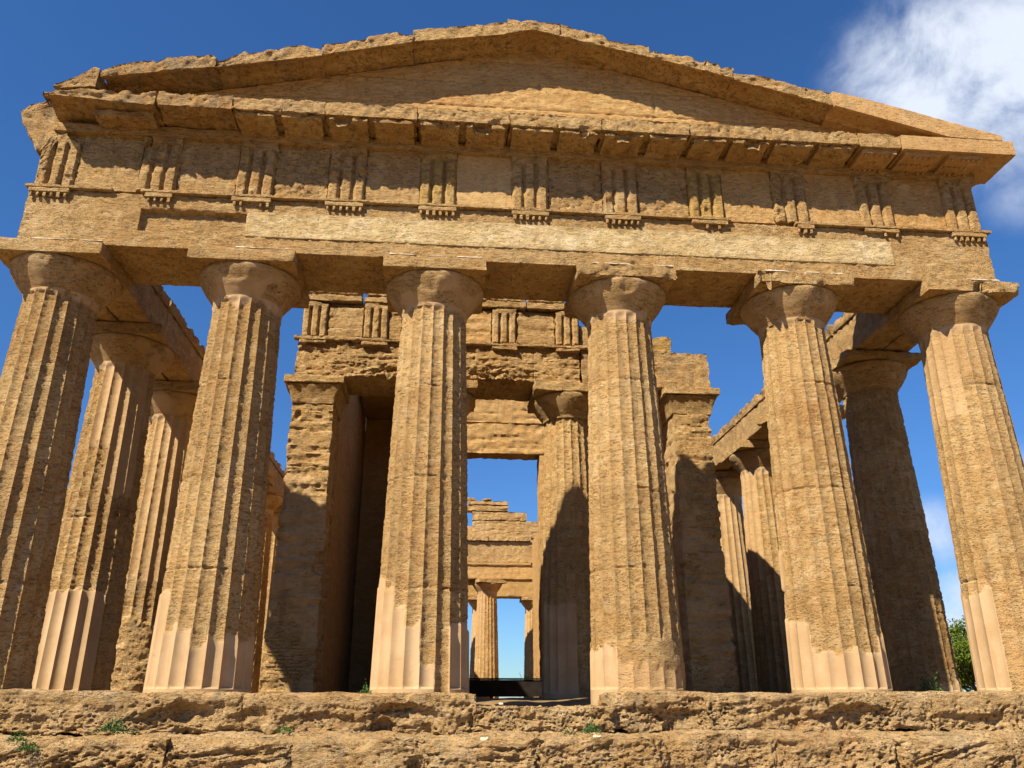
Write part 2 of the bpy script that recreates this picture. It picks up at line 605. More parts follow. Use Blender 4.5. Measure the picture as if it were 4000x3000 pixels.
def column(x, y, label, seed, group, mat=None, sh=None, ech=0.3, ech_bites=(), ab=None, strips=(), name='column', scale=None, dzs=None):
    mat = mat or M_stone
    t = thing(name, (x, y, 0), label, 'column', group)
    V, F, m = shaft(seed, **(sh or {}))
    o = np.array([x, y, 0.0])
    make('shaft', V + o, F, mat, t, {'patch': m[0], 'tone': m[1]}, sharp=30)
    V, F, m = echinus(seed, ech, ech_bites)
    make('echinus', V + o, F, mat, t, {'patch': m})
    kw = dict(res=0.04, r=0.018, amp=0.012, seed=seed)
    kw.update(ab or {})
    if 'bites' in kw:
        kw['bites'] = [((x + c[0], y + c[1], c[2]), rad) for c, rad in kw['bites']]
    a = block('abacus', (x - 0.85, y - 0.85, 6.56), (x + 0.85, y + 0.85, AB_TOP), mat, t, **kw)
    for x0, x1 in strips:
        block('mortar_strip', (x + x0, y - 0.845, AB_TOP - 0.004), (x + x1, y - 0.70, AB_TOP + 0.022), M_mortar, a, res=0.04, r=0.01, amp=0.012, freq=9, seed=seed + 3)
    return t


def copy_tree(o, parent=None):
    c = o.copy()
    COL.objects.link(c)
    if parent is not None:
        c.parent = parent
    for ch in list(o.children):
        copy_tree(ch, c)
    return c


G_FRONT = "front columns of the temple"
column(-7.7, 0, "leftmost front column with worn flutes, cut off by the photo's left edge", 1, G_FRONT,
       sh=dict(wear=0.85, top_patch=6.0), ech=0.42, ech_bites=[(290, 6.45, 0.3, 0.03)], strips=[(-0.25, 0.83)])
column(-4.7, 0, "front column with a tall band of smooth pale flutes round its foot, second from left", 2, G_FRONT,
       sh=dict(wear=0.8, patches=[(150, 225, -1, 1.45), (225, 262, -1, 0.95), (262, 290, -1, 0.72), (290, 40, -1, 0.82)], top_patch=5.98),
       ech=0.15, ech_bites=[(262, 6.42, 0.22, 0.02)], strips=[(-0.1, 0.78)])
column(-1.6, 0, "front column with smooth pinkish restored flutes up its lower left side, left of the doorway", 3, G_FRONT,
       sh=dict(wear=0.85, patches=[(170, 235, -1, 1.62), (235, 254, -1, 1.28), (254, 272, -1, 1.02), (272, 288, -1, 0.42), (300, 60, -1, 1.0)], top_patch=6.0),
       ech=0.0, ech_bites=[(262, 6.46, 0.26, 0.028), (205, 6.35, 0.2, 0.02)], strips=[(-0.75, -0.3), (-0.15, 0.1), (0.35, 0.8)])
column(1.6, 0, "front column under a broken abacus, right of the doorway, with a plain eroded foot", 4, G_FRONT,
       sh=dict(wear=0.9, patches=[(180, 228, -1, 0.75), (215, 330, -1, 0.45, 0.5)], top_patch=5.98, rough_foot=0.8, foot_amp=0.35, fdep=0.050),
       ech=-0.25, ech_bites=[(272, 6.42, 0.15, 0.03), (280, 6.25, 0.10, 0.02)],
       ab=dict(res=0.03, amp=0.03, freq=5, r=0.03, lump=0.02,
               bites=[((-0.55, -1.03, 6.52), 0.22), ((-0.15, -1.05, 6.54), 0.25), ((0.35, -1.02, 6.52), 0.22), ((0.7, -0.99, 6.58), 0.2), ((0.1, -1.02, 6.86), 0.17)]),
       strips=[(-0.6, 0.05), (0.15, 0.8)])
column(4.7, 0, "front column with short smooth restored flutes at its foot, second from right", 5, G_FRONT,
       sh=dict(wear=0.7, patches=[(150, 222, -1, 1.15), (222, 250, -1, 0.62), (250, 310, -1, 0.66), (310, 330, -1, 0.85), (330, 20, -1, 0.95), (160, 178, 1.6, 2.2)], top_patch=6.0, fdep=0.047),
       ech=-0.1, ech_bites=[(288, 6.44, 0.16, 0.035)],
       ab=dict(res=0.03, amp=0.018, bites=[((-0.72, -0.97, 6.66), 0.2), ((-0.55, -1.0, 6.56), 0.2), ((0.25, -1.02, 6.53), 0.2)]),
       strips=[(-0.72, -0.3), (0.0, 0.25), (0.45, 0.65)])
column(7.7, 0, "rightmost front column with shallow pale flutes, cut off by the photo's right edge", 6, G_FRONT,
       sh=dict(wear=0.6, patches=[(150, 222, -1, 1.6), (160, 232, 4.4, 7, 0.5), (215, 300, 5.2, 7, 0.35)], top_patch=5.95, fdep=0.037), ech=0.05, ech_bites=[(300, 6.44, 0.3, 0.05)],
       ab=dict(res=0.03, amp=0.016, bites=[((0.12, -1.0, 6.64), 0.24), ((-0.1, -1.02, 6.58), 0.2), ((0.55, -0.98, 6.52), 0.18), ((0.9, -0.9, 6.55), 0.16)]),
       strips=[(-0.1, 0.5)])

G_L = "left side row of columns"
G_R = "right side row of columns"
SY = [3.0, 6.1, 9.3, 12.5, 15.7, 18.9, 22.1, 25.3]
column(-7.7, 3.0, "side column with sharp pale flutes, first one behind the leftmost front column", 7, G_L,
       sh=dict(wear=1.3, full=0.0, patches=[(140, 330, -1, 1.72), (285, 335, 3.5, 7, 0.6), (255, 285, 4.4, 7, 0.7)], top_patch=5.98, fdep=0.06), ech=0.3)
column(-7.7, 6.1, "side column with a rough shapeless lower drum, second one behind the leftmost front column", 8, G_L,
       sh=dict(wear=1.2, rough_foot=1.55, patches=[(260, 340, 2.4, 7, 0.5)], top_patch=6.0, fdep=0.06), ech=0.3)
rc = column(7.7, 3.0, "shaded side column standing behind the gap between the two rightmost front columns", 9, G_R,
            sh=dict(wear=1.2, patches=[(250, 330, -1, 0.3)], top_patch=6.3, fdep=0.035), ech=0.7, ech_bites=[(325, 6.42, 0.25, 0.06)],
            ab=dict(amp=0.03, r=0.05))
proto = column(7.7, 9.3, "side column lit at the top with an arc shaped shadow below, beside the right cella wall", 10, G_R,
               sh=dict(wear=1.0, dz=0.045, seg=8, patches=[(150, 230, 3.0, 7, 0.5)], top_patch=5.9), ech=0.3,
               ab=dict(res=0.05, amp=0.02))
for x, g, ys in ((-7.7, G_L, SY[2:]), (7.7, G_R, [6.1, 12.5, 15.7, 18.9])):
    for y in ys:
        c = copy_tree(proto)
        c.location = (x, y, 0)
        c['group'] = g
        c.rotation_euler = (0, 0, radians(36 * (int(y * 3) % 5)))
        if x < 0:
            c['label'] = ("side column of the left row, third one behind the leftmost front column" if y < 10 else
                          "weathered side column farther back in the left row, mostly hidden by nearer columns")
        elif y < 7:
            c['label'] = "side column hidden behind the second front column from right"
        elif y < 13:
            c['label'] = "side column half hidden by the right anta, farther back than the one with an arc shadow"
        else:
            c['label'] = "weathered side column far back in the right row, hidden by the cella wall"

# ------------------------------------------------------------------ front entablature
ent = thing('entablature', (0, 0, AB_TOP), "long sandstone entablature with triglyphs and a pale plastered band resting on the six front columns", 'entablature')


def arch_post(P):
    # sunk panel left of the plaster band
    m = (sstep(-6.435, -6.395, P[:, 0]) * sstep(-4.715, -4.755, P[:, 0]) * sstep(7.10, 7.13, P[:, 2]) * sstep(7.52, 7.49, P[:, 2])
         * (P[:, 1] < -0.4))
    P[:, 1] += 0.095 * m
    return P


block('architrave', (-8.25, -0.72, AB_TOP), (8.245, 0.62, 7.79), M_stone, ent, res=(0.035, 0.08, 0.028), r=0.012, amp=0.014, freq=12, strata=0.007, sfreq=(3, 3, 20), grain=0.004,
      seed=61, post=arch_post, grooves=[(0, -3.15, 0.012, 0.01), (0, 3.2, 0.012, 0.01)],
      bites=[((-1.9, -0.74, 6.86), 0.06), ((1.75, -0.74, 6.88), 0.08), ((8.3, -0.78, 6.95), 0.09), ((-3.0, -0.74, 6.80), 0.04)])
block('plaster_panel', (-4.73, -0.731, 7.07), (6.41, -0.68, 7.55), M_pale, ent, attrs={'tone': lambda V: -0.9 * sstep(0.09, -0.02, np.minimum(np.minimum(V[:, 0] + 5.0, 6.41 - V[:, 0]) * 0.5, np.minimum(V[:, 2] - 7.07, 7.55 - V[:, 2])) + 0.06 * fbm(V, 4, 4, 3))}, res=(0.03, 0.05, 0.02), r=0.008, amp=0.007, freq=7, pit=0.012, pitf=10, seed=62)
for i, (a, b) in enumerate([(-8.295, -6.91), (-6.48, 3.52), (4.68, 8.32)]):
    block('taenia', (a, -0.795, 7.79), (b, -0.66, 7.85), M_stone, ent, res=0.03, r=0.012, amp=0.014, freq=7, seed=63 + i)
TRI = [-7.91, -6.275, -4.68, -3.155, -1.60, -0.01, 1.59, 3.135, 4.68, 6.265, 7.89]
for i, x in enumerate(TRI):
    w0, w1 = x - 0.325, x + 0.325
    if i == 1:
        w0 = x - 0.12
    if i == 8:
        w0 = x + 0.03
        w1 = x + 0.34
    ps = [rough((w0, -0.79, 7.705), (w1, -0.66, 7.791), res=0.03, r=0.012, amp=0.012, seed=70 + i)]
    ng = 6
    rnd = random.Random(i)
    for gq in range(ng):
        gx = x - 0.27 + gq * 0.108
        if gx < w0 or gx > w1 or rnd.random() < (0.0 if 2 < i < 7 else (0.5 if i in (7, 9) else 0.12)):
            continue
        ps.append(rough((gx - 0.028, -0.78, 7.617), (gx + 0.028, -0.724, 7.71), res=0.02, r=0.024, amp=0.008, seed=90 + gq))
    V, F = merge(ps)
    make('regula', V, F, M_stone, ent)

FZ0, FZ1 = 7.85, 8.975
block('frieze_backer', (-8.19, -0.625, FZ0 - 0.06), (8.20, 0.55, FZ1), M_stone, ent, res=(0.09, 0.12, 0.06), r=0.02, amp=0.01, seed=81)
for i in range(10):
    a, b = TRI[i] + 0.33, TRI[i + 1] - 0.33
    smooth = i in (4, 8)
    mt = {3: M_stone, 4: M_lime, 7: M_fine, 8: M_fine, 9: M_fine}.get(i, M_stone)
    block('metope', (a - 0.02, -0.67, FZ0 - 0.005), (b + 0.02, -0.58, FZ1 - 0.005), mt, ent, res=(0.03, 0.05, 0.03), r=0.006, amp=0.009 if smooth else (0.034 if i in (2, 5, 6) else 0.018), freq=11, pit=0.03 if i in (2, 5, 6) else 0.0, pitf=10,
          strata=0.003 if smooth else 0.009, sfreq=(3, 3, 18), seed=100 + i, sharp=50)


def triglyph(x, seed, wearv, half=0.325, y0=-0.745, z0=FZ0 + 0.004, z1=FZ1 - 0.004, yb=-0.60, dep=0.062, cap=0.13, bites=()):
    def post(P):
        q = (P[:, 0] - x) / half
        bar = np.abs(((q * 1.5 + 0.5) % 1.0) - 0.5) * 2          # 0 middle of a bar .. 1 between bars
        g = sstep(0.5, 0.97, bar) * dep * sstep(z1 - cap, z1 - cap - 0.05, P[:, 2]) * sstep(1.03, 0.97, np.abs(q) + 0.0)
        rnd_ = 0.55 * wearv * bar ** 2
        front = sstep(yb - 0.03, y0 + 0.03, P[:, 1])
        P[:, 1] += front * (g + rnd_ * sstep(z1 - cap, z1 - cap - 0.1, P[:, 2]))
        return P
    return rough((x - half, y0, z0), (x + half, yb, z1), res=(0.018, 0.04, 0.03), r=0.01, amp=0.012 + 0.55 * wearv, freq=6, strata=0.3 * wearv, seed=seed, post=post, bites=bites)


WE = [0.03, 0.022, 0.03, 0.025, 0.03, 0.012, 0.02, 0.032, 0.022, 0.01, 0.005]
for i, x in enumerate(TRI):
    rb_ = random.Random(40 + i)
    tb = [((x + rb_.choice((-0.21, 0.0, 0.21)) + rb_.uniform(-0.05, 0.05), -0.80, rb_.uniform(8.0, 8.75)), rb_.uniform(0.08, 0.13)) for _ in range(0 if i > 8 or i == 5 else 5)]
    if i == 1:
        tb += [((x - 0.33, -0.76, 8.6), 0.16), ((x - 0.30, -0.76, 8.85), 0.15)]
    if i in (3, 8):
        tb += [((x - 0.22, -0.80, 8.30), 0.15), ((x - 0.20, -0.80, 8.52), 0.13)]
    V, F = triglyph(x, 120 + i, WE[i], bites=tb)
    if i == 0:      # the corner triglyph has lost its upper left part
        zt = lerp([(-8.25, 8.54), (-8.17, 8.72), (-8.08, 8.92), (-7.86, 8.90), (-7.76, 8.80), (-7.70, 8.76), (-7.55, 8.64)])(V[:, 0])
        V[:, 2] = FZ0 + (V[:, 2] - FZ0) * (zt + 0.03 * fbm(V, 9, 3, 5) - FZ0) / (FZ1 - FZ0)
    make('triglyph', V, F, M_yellow if i in (4, 7) else M_stone, ent)

# cornice blocks with mutules
cor = [-6.27, -5.05, -3.53, -1.98, -0.42, 1.18, 2.74, 4.22, 5.79]
VIA = [-5.05, -4.30, -3.53, -2.76, -1.98, -1.21, -0.42, 0.40, 1.18, 1.97, 2.74, 3.45, 4.22, 5.01, 5.79, 6.58, 7.41, 8.2]
for i in range(len(cor) - 1):
    a, b = cor[i], cor[i + 1]
    new = False
    cb = block('cornice_block', (a - 0.012, -1.32 - 0.008 * (i % 2), 9.125), (b + 0.012, 0.6, 9.415), M_grey if i < 2 else M_stone, ent, res=(0.03, 0.07, 0.026), r=0.016, amp=0.03, freq=8,
               pit=0.02, pitf=8, seed=140 + i % 2, bites=[((b - 0.25, -1.36, 9.10), 0.14)] if i in (3, 4) else ())
    for q in range(len(VIA) - 1):
        v0, v1 = VIA[q] + 0.048, VIA[q + 1] - 0.048
        if v0 < a - 0.01 or v1 > b + 0.01:
            continue
        def post(P):
            P[:, 2] += (P[:, 1] + 1.25) * (-0.055) * (P[:, 2] < 9.10)
            return P
        block('mutule', (v0, -1.285, 9.05), (v1, -0.60, 9.14), M_stone, cb, res=(0.04, 0.06, 0.025), r=0.02, amp=0.026, freq=9, seed=160 + q, post=post,
              bites=[((v0 + 0.1 + 0.4 * ((q * 37) % 10) / 10, -1.31, 9.04), 0.07 + 0.05 * (q % 3))])
# inner bed mould that carries the cornice
block('bed_mould', (-8.1, -0.77, 8.93), (8.27, 0.5, 9.125), M_stone, ent, res=(0.06, 0.08, 0.04), r=0.02, amp=0.012, seed=171)


def left_cornice_post(P):
    t = sstep(-6.3, -8.15, P[:, 0])
    lo_ = 9.12 + 0.10 * t
    f = (P[:, 2] - 9.12) / 0.305
    top = lerp([(-8.15, 9.30), (-8.03, 9.29), (-7.5, 9.41), (-6.25, 9.39)])(P[:, 0])
    P[:, 2] = lo_ + f * (top - lo_)
    return P


cbl = block('cornice_block', (-8.13, -1.32, 9.12), (-6.275, 0.6, 9.425), M_grey, ent, res=(0.03, 0.06, 0.026), r=0.03, amp=0.045, freq=5, pit=0.03, lump=0.02, seed=151, post=left_cornice_post,
            bites=[((-8.2, -1.4, 9.25), 0.22), ((-8.25, -1.0, 9.15), 0.3)])
block('mutule', (-7.35, -1.10, 9.03), (-6.35, -0.6, 9.16), M_stone, cbl, res=0.05, r=0.03, amp=0.035, lump=0.02, seed=152)
# restored right end of the cornice, smooth blocks
RC = [(5.797, 6.60), (6.604, 7.82), (7.824, 8.715)]
for i, (a, b) in enumerate(RC):
    cb = block('cornice_block', (a, -1.322, 9.105), (b, 0.6, 9.405), M_stone if i == 0 else M_new, ent, res=(0.035, 0.07, 0.03), r=0.02 if i == 0 else 0.006, amp=0.03 if i == 0 else 0.005, freq=7,
               pit=0.025 if i == 0 else 0, seed=180 + i, bites=[((8.72, -0.25, 9.1), 0.2)] if i == 2 else ())
    for v0, v1 in [(5.865, 6.505), (6.655, 7.335), (7.485, 8.125)]:
        if v0 < a - 0.01 or v1 > b + 0.32:
            continue
        ps = [rough((v0, -1.25, 9.03), (v1, -0.60, 9.12), res=(0.05, 0.06, 0.03), r=0.008, amp=0.006, seed=190)]
        rnd = random.Random(int(v0 * 10))
        for gx in np.linspace(v0 + 0.08, v1 - 0.08, 6):
            for gy in (-1.2, -0.98, -0.78):
                if rnd.random() < 0.25:
                    continue
                ps.append(rough((gx - 0.026, gy - 0.026, 8.985), (gx + 0.026, gy + 0.026, 9.04), res=0.026, r=0.02, amp=0.004, seed=3))
        V, F = merge(ps)
        make('mutule', V, F, M_new, cb)


def lump_post(P):
    lo_ = lerp([(8.50, -8.28), (8.81, -8.46), (9.16, -8.73), (9.36, -8.78), (9.50, -8.66), (9.58, -8.50)])(P[:, 2])
    f = (P[:, 0] + 8.78) / 0.9
    x1 = lerp([(8.50, -8.12), (8.8, -7.95), (9.1, -7.80), (9.6, -7.88)])(P[:, 2])
    P[:, 0] = lo_ + f * (x1 - lo_)
    return P


block('corner_block', (-8.78, -0.72, 8.52), (-7.88, 0.75, 9.58), M_grey, ent, res=(0.04, 0.06, 0.04), r=0.06, amp=0.06, freq=4, lump=0.05, pit=0.04, pitf=5, seed=155, post=lump_post)
block('return_block', (8.20, 0.0, 7.86), (8.26, 0.6, 8.95), M_stone, ent, res=0.08, r=0.01, amp=0.01, seed=157)

# ------------------------------------------------------------------ pediment
ped = thing('pediment', (0, 0, 9.4), "low triangular pediment with recessed wall and ragged sloping cornice blocks crowning the temple", 'pediment')


def tymp_post(P):
    f = (P[:, 2] - 9.40) / 2.2
    top = 11.32 - 0.249 * np.abs(P[:, 0] - 0.05)
    P[:, 2] = 9.40 + f * np.maximum(top - 9.40, 0.04)
    return P


def tymp_wall():
    V, F = rough((-7.7, -0.79, 9.40), (7.7, -0.36, 11.60), res=(0.04, 0.15, 0.03), r=0.01, amp=0.014, freq=9, strata=0.005, sfreq=(2.5, 2.5, 14), seed=201, post=tymp_post)
    front = V[:, 1] < -0.6
    for zj in (9.93, 10.47, 10.98):
        V[:, 1] += front * 0.02 * np.exp(-((V[:, 2] - zj) / 0.018) ** 2)
    for x, z0, z1 in [(-3.3, 10.0, 10.5), (-1.76, 10.2, 10.95), (-0.8, 10.5, 11.2), (1.0, 10.5, 11.2), (2.3, 10.0, 10.5), (0.2, 9.9, 10.5), (-1.2, 9.4, 9.9), (1.9, 9.4, 9.9), (3.6, 9.9, 10.5), (-4.9, 9.4, 9.95)]:
        V[:, 1] += front * 0.02 * np.exp(-((V[:, 0] - x) / 0.02) ** 2) * (V[:, 2] > z0) * (V[:, 2] < z1)
    # the course left of x=-1.76 stands a little proud and throws a thorn of shade
    return V, F


V, F = tymp_wall()
make('tympanum', V, F, M_fine, ped)
BK = lerp([(-7.5, 9.5), (-4.2, 10.2), (-3.60, 10.02), (-3.48, 10.12), (-3.19, 10.55), (-3.04, 10.73), (-2.86, 10.81), (-2.76, 10.70), (-2.63, 10.45), (-2.35, 10.42),
           (-2.3, 10.62), (-1.6, 10.82), (-0.9, 11.1), (-0.59, 11.36), (-0.47, 11.48), (-0.29, 11.41), (-0.1, 11.12), (0.03, 11.08), (0.06, 11.27), (0.3, 11.39),
           (0.36, 11.12), (1.2, 10.9), (7.5, 9.5)])


def back_post(P):
    f = (P[:, 2] - 9.41) / 2.0
    P[:, 2] = 9.41 + f * (np.maximum(BK(P[:, 0]), 9.45) - 9.41)
    return P


block('backing_wall', (-7.4, -0.355, 9.41), (7.4, 0.10, 11.41), M_stone, ped, res=(0.05, 0.1, 0.06), r=0.03, amp=0.03, freq=6, seed=205, post=back_post)
RK = [
    (-7.92, -7.29, [(-7.9, 9.36), (-7.3, 9.42)], [(-7.92, 9.46), (-7.6, 9.62), (-7.34, 9.85), (-7.29, 9.80)]),
    (-7.22, -5.43, [(-7.22, 9.62), (-5.42, 9.985)], [(-7.22, 9.78), (-6.98, 9.91), (-6.66, 10.02), (-6.45, 10.05), (-6.40, 10.0), (-6.25, 10.13), (-5.49, 10.25), (-5.43, 10.19)]),
    (-5.41, -3.685, [(-5.42, 9.985), (-3.68, 10.37)], [(-5.41, 10.11), (-5.02, 10.33), (-4.98, 10.40), (-4.93, 10.33), (-4.1, 10.60), (-3.74, 10.55), (-3.69, 10.52)]),
    (-3.67, -2.135, [(-3.67, 10.39), (-2.12, 10.80)], [(-3.67, 10.62), (-2.98, 10.80), (-2.88, 10.88), (-2.44, 11.01), (-2.15, 10.94)]),
    (-2.11, -0.465, [(-2.11, 10.82), (-0.46, 11.13)], [(-2.11, 11.12), (-1.4, 11.24), (-0.54, 11.43), (-0.47, 11.42)]),
    (-0.445, 0.475, [(-0.45, 11.14), (0.01, 11.27), (0.47, 11.17)], [(-0.445, 11.50), (-0.25, 11.49), (-0.21, 11.44), (-0.1, 11.49), (0.475, 11.46)]),
    (0.495, 2.12, [(0.49, 11.17), (2.12, 10.82)], [(0.495, 11.46), (1.30, 11.26), (1.37, 11.17), (2.12, 11.09)]),
    (2.14, 3.64, [(2.14, 10.81), (3.64, 10.45)], [(2.14, 10.97), (2.9, 10.89), (3.39, 10.78), (3.42, 10.68), (3.62, 10.70)]),
    (3.66, 5.46, [(3.66, 10.42), (5.46, 9.97)], [(3.66, 10.58), (4.27, 10.55), (4.9, 10.36), (5.46, 10.27)]),
    (5.48, 8.50, [(5.48, 9.96), (7.52, 9.415), (8.6, 9.40)], [(5.48, 10.29), (6.17, 10.14), (8.55, 9.50)]),
]
for i, (a, b, low, top) in enumerate(RK):
    lf, tf = lerp(low), lerp(top)
    last = i == len(RK) - 1

    def post(P, lf=lf, tf=tf, last=last, i=i):
        f = (P[:, 2]) / 0.36
        d = np.clip((P[:, 1] + 1.30) / 0.50, 0, 1.0)
        lo_ = lf(P[:, 0]) + 0.05 * sstep(0.10, 0.18, d)
        lip = 0.05 * sstep(0.66, 0.72, d)
        hi_ = tf(P[:, 0]) + 0.06 * np.clip((P[:, 1] + 1.2) / 1.2, 0, 1)
        lo2 = np.minimum(lo_ - lip, hi_ - 0.05)
        P[:, 2] = lo2 + f * (hi_ - lo2)
        return P
    rb = block('raking_cornice_block', (a - 0.028, -1.32 - 0.012 * (i % 2), 0), (b + 0.028, -0.44, 0.36), M_new if last else (M_grey if i in (0, 1, 2) else M_stone), ped, res=(0.03, 0.045, 0.03),
               r=0.008 if last else 0.018, amp=0.008 if last else 0.032, freq=7, pit=0 if last else 0.02, seed=210 + i, post=post,
               bites=[((3.05, -1.36, 0.30), 0.13)] if i == 7 else ())
    for q, xa, xb in ((2, -4.88, -4.3), (1, -6.6, -6.42), (3, -2.32, -2.125)):
        if q == i:
            def spost(P, tf=tf, xa=xa, xb=xb):
                P[:, 2] += tf(P[:, 0]) + 0.05 - 0.05 * ((P[:, 0] - (xa + xb) / 2) / (xb - xa) * 2) ** 2
                return P
            block('lead_sheet', (xa, -0.95, -0.02), (xb, -0.4, 0.03), M_mortar, rb, res=0.05, r=0.012, amp=0.012, seed=5, post=spost)
# smooth joint line on restored raking block: slight raised fillet along its lower front edge
# ------------------------------------------------------------------ side architraves
for sx, lab, n0 in ((-1, "dark side architrave running back from the left corner over the left row of columns", 300),
                    (1, "broken side architrave running back from the right corner over the right row of columns", 330)):
    t = thing('side_architrave', (sx * 7.7, 14, AB_TOP), lab, 'architrave', "side architraves of the temple")
    ys = [0.63] + SY[:8] + [27.0]
    if sx > 0:
        ys = [0.63] + SY[:6] + [20.5]
    for i in range(len(ys) - 1):
        y0, y1 = ys[i] + 0.005, ys[i + 1] - 0.005
        top = 7.47
        for s2, (xa, xb) in enumerate(((7.08, 7.69), (7.70, 8.30))):
            lo_x, hi_x = (xa, xb) if sx > 0 else (-xb, -xa)
            block('beam', (lo_x, y0 + (0.04 if s2 else 0), AB_TOP), (hi_x, y1 - (0.03 if s2 else 0), top), M_stone, t, res=(0.07, 0.05, 0.05), r=0.03, amp=0.022, freq=5,
                  pit=0.03 if sx > 0 else 0.01, pitf=6, seed=n0 + i * 2 + s2)
        lo_x, hi_x = (7.05, 8.33) if sx > 0 else (-8.33, -7.05)
        block('ledge', (lo_x, y0 + 0.02, top + 0.004), (hi_x, y1 - 0.01, 7.76), M_grey if sx > 0 else M_stone, t, res=(0.08, 0.05, 0.05), r=0.04, amp=0.05, freq=4, seed=n0 + 60 + i)
    if sx < 0:
        for i, (y0, y1) in enumerate([(0.65, 6.0), (6.02, 12.2), (12.22, 20.0)]):
            block('added_shade_course', (-8.32, y0, 7.765), (-7.55, y1, 8.25), M_stone, t, res=(0.1, 0.08, 0.08), r=0.04, amp=0.03, seed=n0 + 80 + i)  # unseen outer course, added so the shadow reaches higher on the left anta

# ------------------------------------------------------------------ cella (inner building)
cel = thing('cella', (0, 18, 0), "roofless inner building of the temple with a tall rectangular doorway seen between the middle columns", 'building')
kwm = dict(res=(0.05, 0.09, 0.05), r=0.03, amp=0.03, freq=4, strata=0.03, pit=0.02, pitf=5)


def anta(sx, seed):
    if sx < 0:
        x0, x1 = -4.77, -3.70
    else:
        x0, x1 = 3.72, 4.72

    def post(P):
        c = (x0 + x1) / 2
        u = np.clip(P[:, 2] / 6.05, 0, 1)
        P[:, 0] = c + (P[:, 0] - c) * (1 - 0.13 * u)
        return P
    tk = dict(kwm)
    tk.update(res=(0.035, 0.07, 0.035), strata=0.05, seed=seed, post=post)
    tk['bites'] = [((x1, 4.4, 2.6), 0.25), ((x0 + 0.2, 4.36, 5.75), 0.12), ((x1 - 0.2, 4.34, 5.9), 0.12)] if sx < 0 else [((x1, 4.36, 3.9), 0.12), ((x0, 4.36, 5.0), 0.15)]
    pa = None
    a = block('anta', (x0, 4.40, -0.3), (x1, 5.6, 6.06), M_stone, cel, attrs={'patch': lambda V: 0.35 * sstep(0.12, 0.3, fbm(V, (1.6, 1.6, 1.2), 4, seed + 77))}, **tk)
    c = (x0 + x1) / 2

    def cpost(P):
        f = (P[:, 2] - 6.03) / 0.42
        s = 0.47 + 0.13 * np.clip(f, 0, 1) ** 1.5
        P[:, 0] = c + (P[:, 0] - c) / 0.5 * s
        P[:, 1] = np.where(P[:, 1] < 5.0, 4.40 - 0.17 * np.clip(f, 0, 1) ** 1.5 + (P[:, 1] - 4.40), P[:, 1])
        return P
    block('capital_cavetto', (c - 0.5, 4.40, 6.03), (c + 0.5, 5.6, 6.45), M_stone, a, res=0.035, r=0.02, amp=0.015, seed=seed + 2, post=cpost)
    block('capital_slab', (c - 0.66, 4.20, 6.452), (c + 0.66, 5.6, 6.645), M_stone, a, res=0.035, r=0.03, amp=0.022, freq=5, seed=seed + 3,
          grooves=[(2, 6.53, 0.012, 0.014)])
    return a


al = anta(-1, 401)
ar = anta(1, 411)
bps = []
rnd = random.Random(4)
for row in range(11):
    z = 0.40 + row * 0.068
    x = -4.72 + rnd.uniform(0, 0.1)
    while x < -3.90 - 0.03 * row:
        w = rnd.uniform(0.14, 0.26)
        if rnd.random() > 0.12:
            bps.append(rough((x, 4.375 + rnd.uniform(0, 0.018), z), (x + w - 0.014, 4.5, z + 0.054), res=0.035, r=0.012, amp=0.01, freq=12, seed=row))
        x += w
V, F = merge(bps)
make('brick_repair', V, F, M_brick, al)
block('side_wall', (-4.64, 5.6, -0.3), (-3.80, 32.3, 7.9), M_fine, cel, res=(0.2, 0.12, 0.09), r=0.03, amp=0.02, seed=431)
block('side_wall', (3.76, 5.6, -0.3), (4.60, 32.3, 7.55), M_fine, cel, res=(0.2, 0.12, 0.09), r=0.03, amp=0.02, seed=432)
block('side_wall_extra', (3.62, 18.0, -0.2), (3.755, 31.7, 8.15), M_fine, cel, res=(0.1, 0.12, 0.09), r=0.03, amp=0.02, seed=433)
for xa, xb, q in ((-2.02, -1.26, 0), (1.29, 3.75, 1)):
    block('door_wall', (xa, 9.05, -0.2), (xb, 9.68, 6.37), M_fine, cel, res=(0.06, 0.1, 0.06), r=0.02, amp=0.02, strata=0.015, seed=441 + q)
block('side_wall_extra', (-4.63, 5.62, 7.905), (-3.83, 12.5, 9.0), M_fine, cel, res=(0.15, 0.12, 0.1), r=0.04, amp=0.03, seed=436)  # unseen extra wall height, added to shade the recess left of the doorway
block('stair_chamber_wall', (-3.79, 11.6, -0.2), (-1.9, 12.1, 8.15), M_fine, cel, res=(0.1, 0.12, 0.08), r=0.02, amp=0.02, seed=446)  # stair tower recess, opened and deepened so that it stays dark
block('stair_chamber_wall', (-2.02, 9.69, -0.2), (-1.55, 11.59, 8.15), M_fine, cel, res=(0.1, 0.12, 0.08), r=0.02, amp=0.02, seed=447)
block('stair_chamber_shade_roof', (-3.79, 9.06, 8.155), (-1.55, 12.1, 8.5), M_fine, cel, res=(0.1, 0.12, 0.08), r=0.02, amp=0.02, seed=448)  # unseen roof added over the stair recess to keep sky light out
block('lintel', (-2.02, 9.05, 6.372), (3.75, 9.68, 7.28), M_fine, cel, res=(0.05, 0.1, 0.05), r=0.025, amp=0.03, strata=0.03, seed=444, grooves=[(2, 6.82, 0.02, 0.02)])
block('upper_wall', (-2.02, 9.07, 7.283), (3.75, 9.68, 8.15), M_fine, cel, res=(0.06, 0.1, 0.06), r=0.025, amp=0.03, strata=0.03, seed=445)

